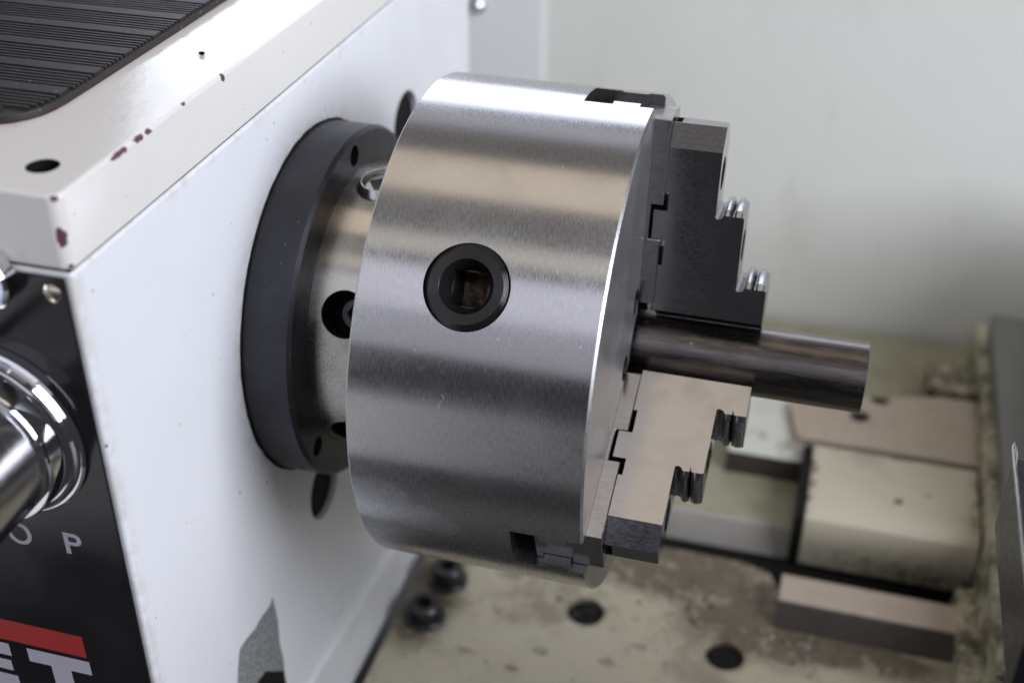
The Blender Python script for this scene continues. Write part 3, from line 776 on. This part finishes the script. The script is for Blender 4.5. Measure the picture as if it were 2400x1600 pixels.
# gap bridge block
blk = thing('bridge_block', 'cream painted casting block with chipped edges on the bed ways', 'casting', (265, 180, -232))
bm = new()
prism(bm, [(151, -232), (146, -212), (144.5, -200), (146, -193.5), (150, -190.2), (156, -189.5), (212, -189.5), (214, -191), (214, -212), (208, -212.9), (162, -212.9), (158.4, -232)], 'x', 219.4, 315); bevel(bm, 1.0, 50, 2)
finish('block_casting', bm, m_block, blk)
bm = new(); prism(bm, [(152, -231.5), (147, -212), (145.6, -200), (147, -194), (151, -191.2), (156, -190.6), (211.5, -190.6), (213, -192), (213, -211), (208, -212.9), (162, -212.9), (158, -231.5)], 'x', 213.5, 219.3); finish('oily_end_plate', bm, m_void, blk)  # added dark plate standing for the block's oily left face

# ------------------------------------------------------------------ carriage
car = thing('saddle', 'oily cream painted carriage saddle at the right edge', 'carriage', (330, 150, -233))
bm = new()
v = box(bm, 316.2, 420, 40, 364, -229.9, -176); bmesh.ops.subdivide_edges(bm, edges=bm.edges[:], cuts=40, use_grid_fill=True)
for q in bm.verts:
    if q.co.x < 317:
        q.co.x += noise.noise(q.co*0.09)*1.6
    if q.co.z > -177 and q.co.x < 322:
        q.co.z += noise.noise(q.co*0.05 + Vector((5, 0, 0)))*2.0
finish('saddle_casting', bm, m_saddle, car)
bm = new(); box(bm, 322.5, 430, -150, 352, -174, -160); bevel(bm, 0.8, 30, 2); finish('cross_slide', bm, m_slide, car)
bm = new(); box(bm, 354, 500, 130, 345, -159.9, -70); bevel(bm, 2, 30, 2); finish('unseen_shade_block', bm, m_slide, car)  # unseen block added to throw shade on the lower splash guard
# front wing of the saddle with the jagged paint
bm = new()
v = box(bm, 306, 318, 60, 135, -229.9, -214); bmesh.ops.subdivide_edges(bm, edges=bm.edges[:], cuts=14, use_grid_fill=True)
for q in bm.verts: q.co += noise.noise_vector(q.co*0.11)*1.3
finish('way_wiper', bm, m_saddle, car)

tp = thing('tool_post', 'dark tool post with cutting tool at the right border', 'tool post', (330, -90, -160))
bm = new(); box(bm, 312, 400, -170, -60, -159.9, 18); bevel(bm, 1.0, 30, 2); finish('post_block', bm, m_tool, tp)
bm = new(); box(bm, 276.5, 345, -146, -66, -9, 20); bevel(bm, 0.5, 30, 1); th = finish('tool_holder', bm, m_tool, tp)
bm = new(); prism(bm, [(276.3, -60), (277.3, -57), (278.0, -63), (277.3, -70), (277.3, -145), (276.5, -145)], 'z', 18.9, 20.9); bevel(bm, 0.3, 30, 1); finish('tool_bit', bm, m_satin, tp)

# ------------------------------------------------------------------ splash guard
spl = thing('splash_guard', 'pale grey-green sheet metal splash guard behind the lathe', 'splash guard', (150, 400, -330))
bm = new(); box(bm, -5, 900, 402, 404, -330, 150); finish('guard_sheet', bm, m_splash, spl, 0)
bm = new(); box(bm, -60, -5.5, 399.5, 402.5, -330, 150)
finish('guard_strip', bm, m_splashw, spl, 0)
bm = new(); v = box(bm, -7.5, -3.5, 400.0, 401.9, -330, 150); finish('guard_seam', bm, m_splashw, spl, 0)
bm = new(); v = lathe(bm, [(399.4, 6), (397.8, 6), (397.4, 4.6), (394.6, 4.4), (393.6, 3.2), (393.4, 0)], 32, 'y'); bmesh.ops.translate(bm, vec=(-51, 0, 2), verts=v); finish('guard_screw', bm, m_chrome, spl)
bm = new(); prism(bm, [(402, -330), (402, -300), (396, -262), (396, -330)], 'x', -60, 900); finish('guard_foot', bm, m_splash, spl, 0)

# chip tray under everything
bm = new(); box(bm, -420, 900, -320, 404, -345, -331); tr = finish('chip_tray', bm, mat_plain('tray_grey', (0.07, 0.068, 0.06), 0.5), None, 0); tr['kind'] = 'structure'

# ------------------------------------------------------------------ swarf chips
def chip(label, loc, s, mat, seed, grp=None):
    rnd = random.Random(seed); bm = new(); rows = []
    n = 12
    for i in range(n+1):
        a = rnd.uniform(0, .3) + i/n*PI*1.7
        r = s*(0.5 + 0.25*i/n)
        for zz in (0, 1):
            bm.verts.new((r*math.cos(a), r*math.sin(a)*0.8, s*0.45*zz + s*0.3*i/n*0.5))
    bm.verts.ensure_lookup_table(); vs = bm.verts[:]
    for i in range(n): bm.faces.new((vs[2*i], vs[2*i+1], vs[2*i+3], vs[2*i+2]))
    ex = bmesh.ops.solidify(bm, geom=bm.faces[:], thickness=s*0.14)
    bmesh.ops.translate(bm, vec=loc, verts=bm.verts[:])
    o = finish('metal_chip', bm, mat, None, 40); tag(o, label, 'metal chip', 'loose metal chips'); return o
chip('dark curled metal chip lying on the white headstock lid', (-14.5, -47.5, ZT+0.15), 1.8, m_tool, 1)
chip('bright metal chip on the bed floor nearest the headstock', (58, 28, -229.8), 1.6, m_bright, 2)
chip('bright metal chip on the bed floor between the two holes', (150, 68, -229.8), 1.6, m_bright, 3)
chip('bright metal chip standing at the foot of the front way', (247, 87, -229.8), 2.2, m_bright, 4)

# ------------------------------------------------------------------ lint on the chuck
def lint(label, pts):
    bm = new(); rings = []
    for i in range(len(pts)):
        p = Vector(pts[i]); d = (Vector(pts[min(i+1, len(pts)-1)]) - Vector(pts[max(i-1, 0)])).normalized()
        u = d.cross(Vector((0.3, -0.8, 0.5))).normalized(); v = d.cross(u)
        rings.append([bm.verts.new(p + (u*math.cos(k*PI/2) + v*math.sin(k*PI/2))*0.06) for k in range(4)])
    for A, B in zip(rings, rings[1:]):
        for k in range(4): bm.faces.new((A[k], A[(k+1) % 4], B[(k+1) % 4], B[k]))
    bm.faces.new(rings[0]); bm.faces.new(rings[-1])
    tag(finish('lint_fibre', bm, m_lint, None, 60), label, 'lint', 'lint on the chuck')
m_lint = mat_plain('pale_lint', (0.42, 0.40, 0.39), 0.8)
def on_chuck(x, a): return (x, 100.12*math.cos(rad(a)), 100.12*math.sin(rad(a)))
lint('curled lint fibre on the chuck just below right of the key socket', [on_chuck(110.5 + 1.9*math.cos(k*0.45), 150.4 + 1.1*math.sin(k*0.45)) for k in range(2, 11)])
lint('pale wavy lint fibre on the dark lower half of the chuck', [on_chuck(87.5 + 0.9*math.sin(k*0.55), 163.2 + k*0.27) for k in range(12)])

# ------------------------------------------------------------------ fine swarf lying in the oil on the bed
def swarf(name, label, spots, n, mat, seed, zf):
    rnd = random.Random(seed); bm = new()
    for i in range(n):
        cx, cy, sx, sy = spots[rnd.randrange(len(spots))]
        x = rnd.gauss(cx, sx); y = rnd.gauss(cy, sy)
        if not (12 < x < 300 and -15 < y < 122): continue
        if y > 90 and x > 208: continue
        s_ = rnd.uniform(0.35, 1.0) * (1.8 if rnd.random() < 0.08 else 1.0)
        a = rnd.uniform(0, 2*PI); w = s_*rnd.uniform(0.25, 0.6)
        ux, uy = math.cos(a), math.sin(a); prev = None
        for k in range(4):
            f = k/3 - 0.5; hz = zf + 0.05 + s_*0.55*(f*f*4)*rnd.uniform(0.3, 1)
            px_, py_ = x + ux*s_*f*2, y + uy*s_*f*2
            cur = (bm.verts.new((px_ - uy*w, py_ + ux*w, hz)), bm.verts.new((px_ + uy*w, py_ - ux*w, hz + 0.1*s_)))
            if prev: bm.faces.new((prev[0], prev[1], cur[1], cur[0]))
            prev = cur
    o = finish(name, bm, mat, None, 0); o['kind'] = 'stuff'; o['label'] = label; o['category'] = 'swarf'
    return o
REG = [(165, 112, 32, 12), (205, 86, 30, 12), (150, 95, 40, 20), (120, 60, 60, 40), (30, 62, 10, 20), (240, 80, 30, 6)]
swarf('dark_swarf', 'fine dark oily swarf scattered over the bed floor', REG, 620, m_darkway, 11, -230)
swarf('bright_swarf', 'tiny bright steel flakes scattered over the bed floor', REG, 60, m_bright, 12, -230)
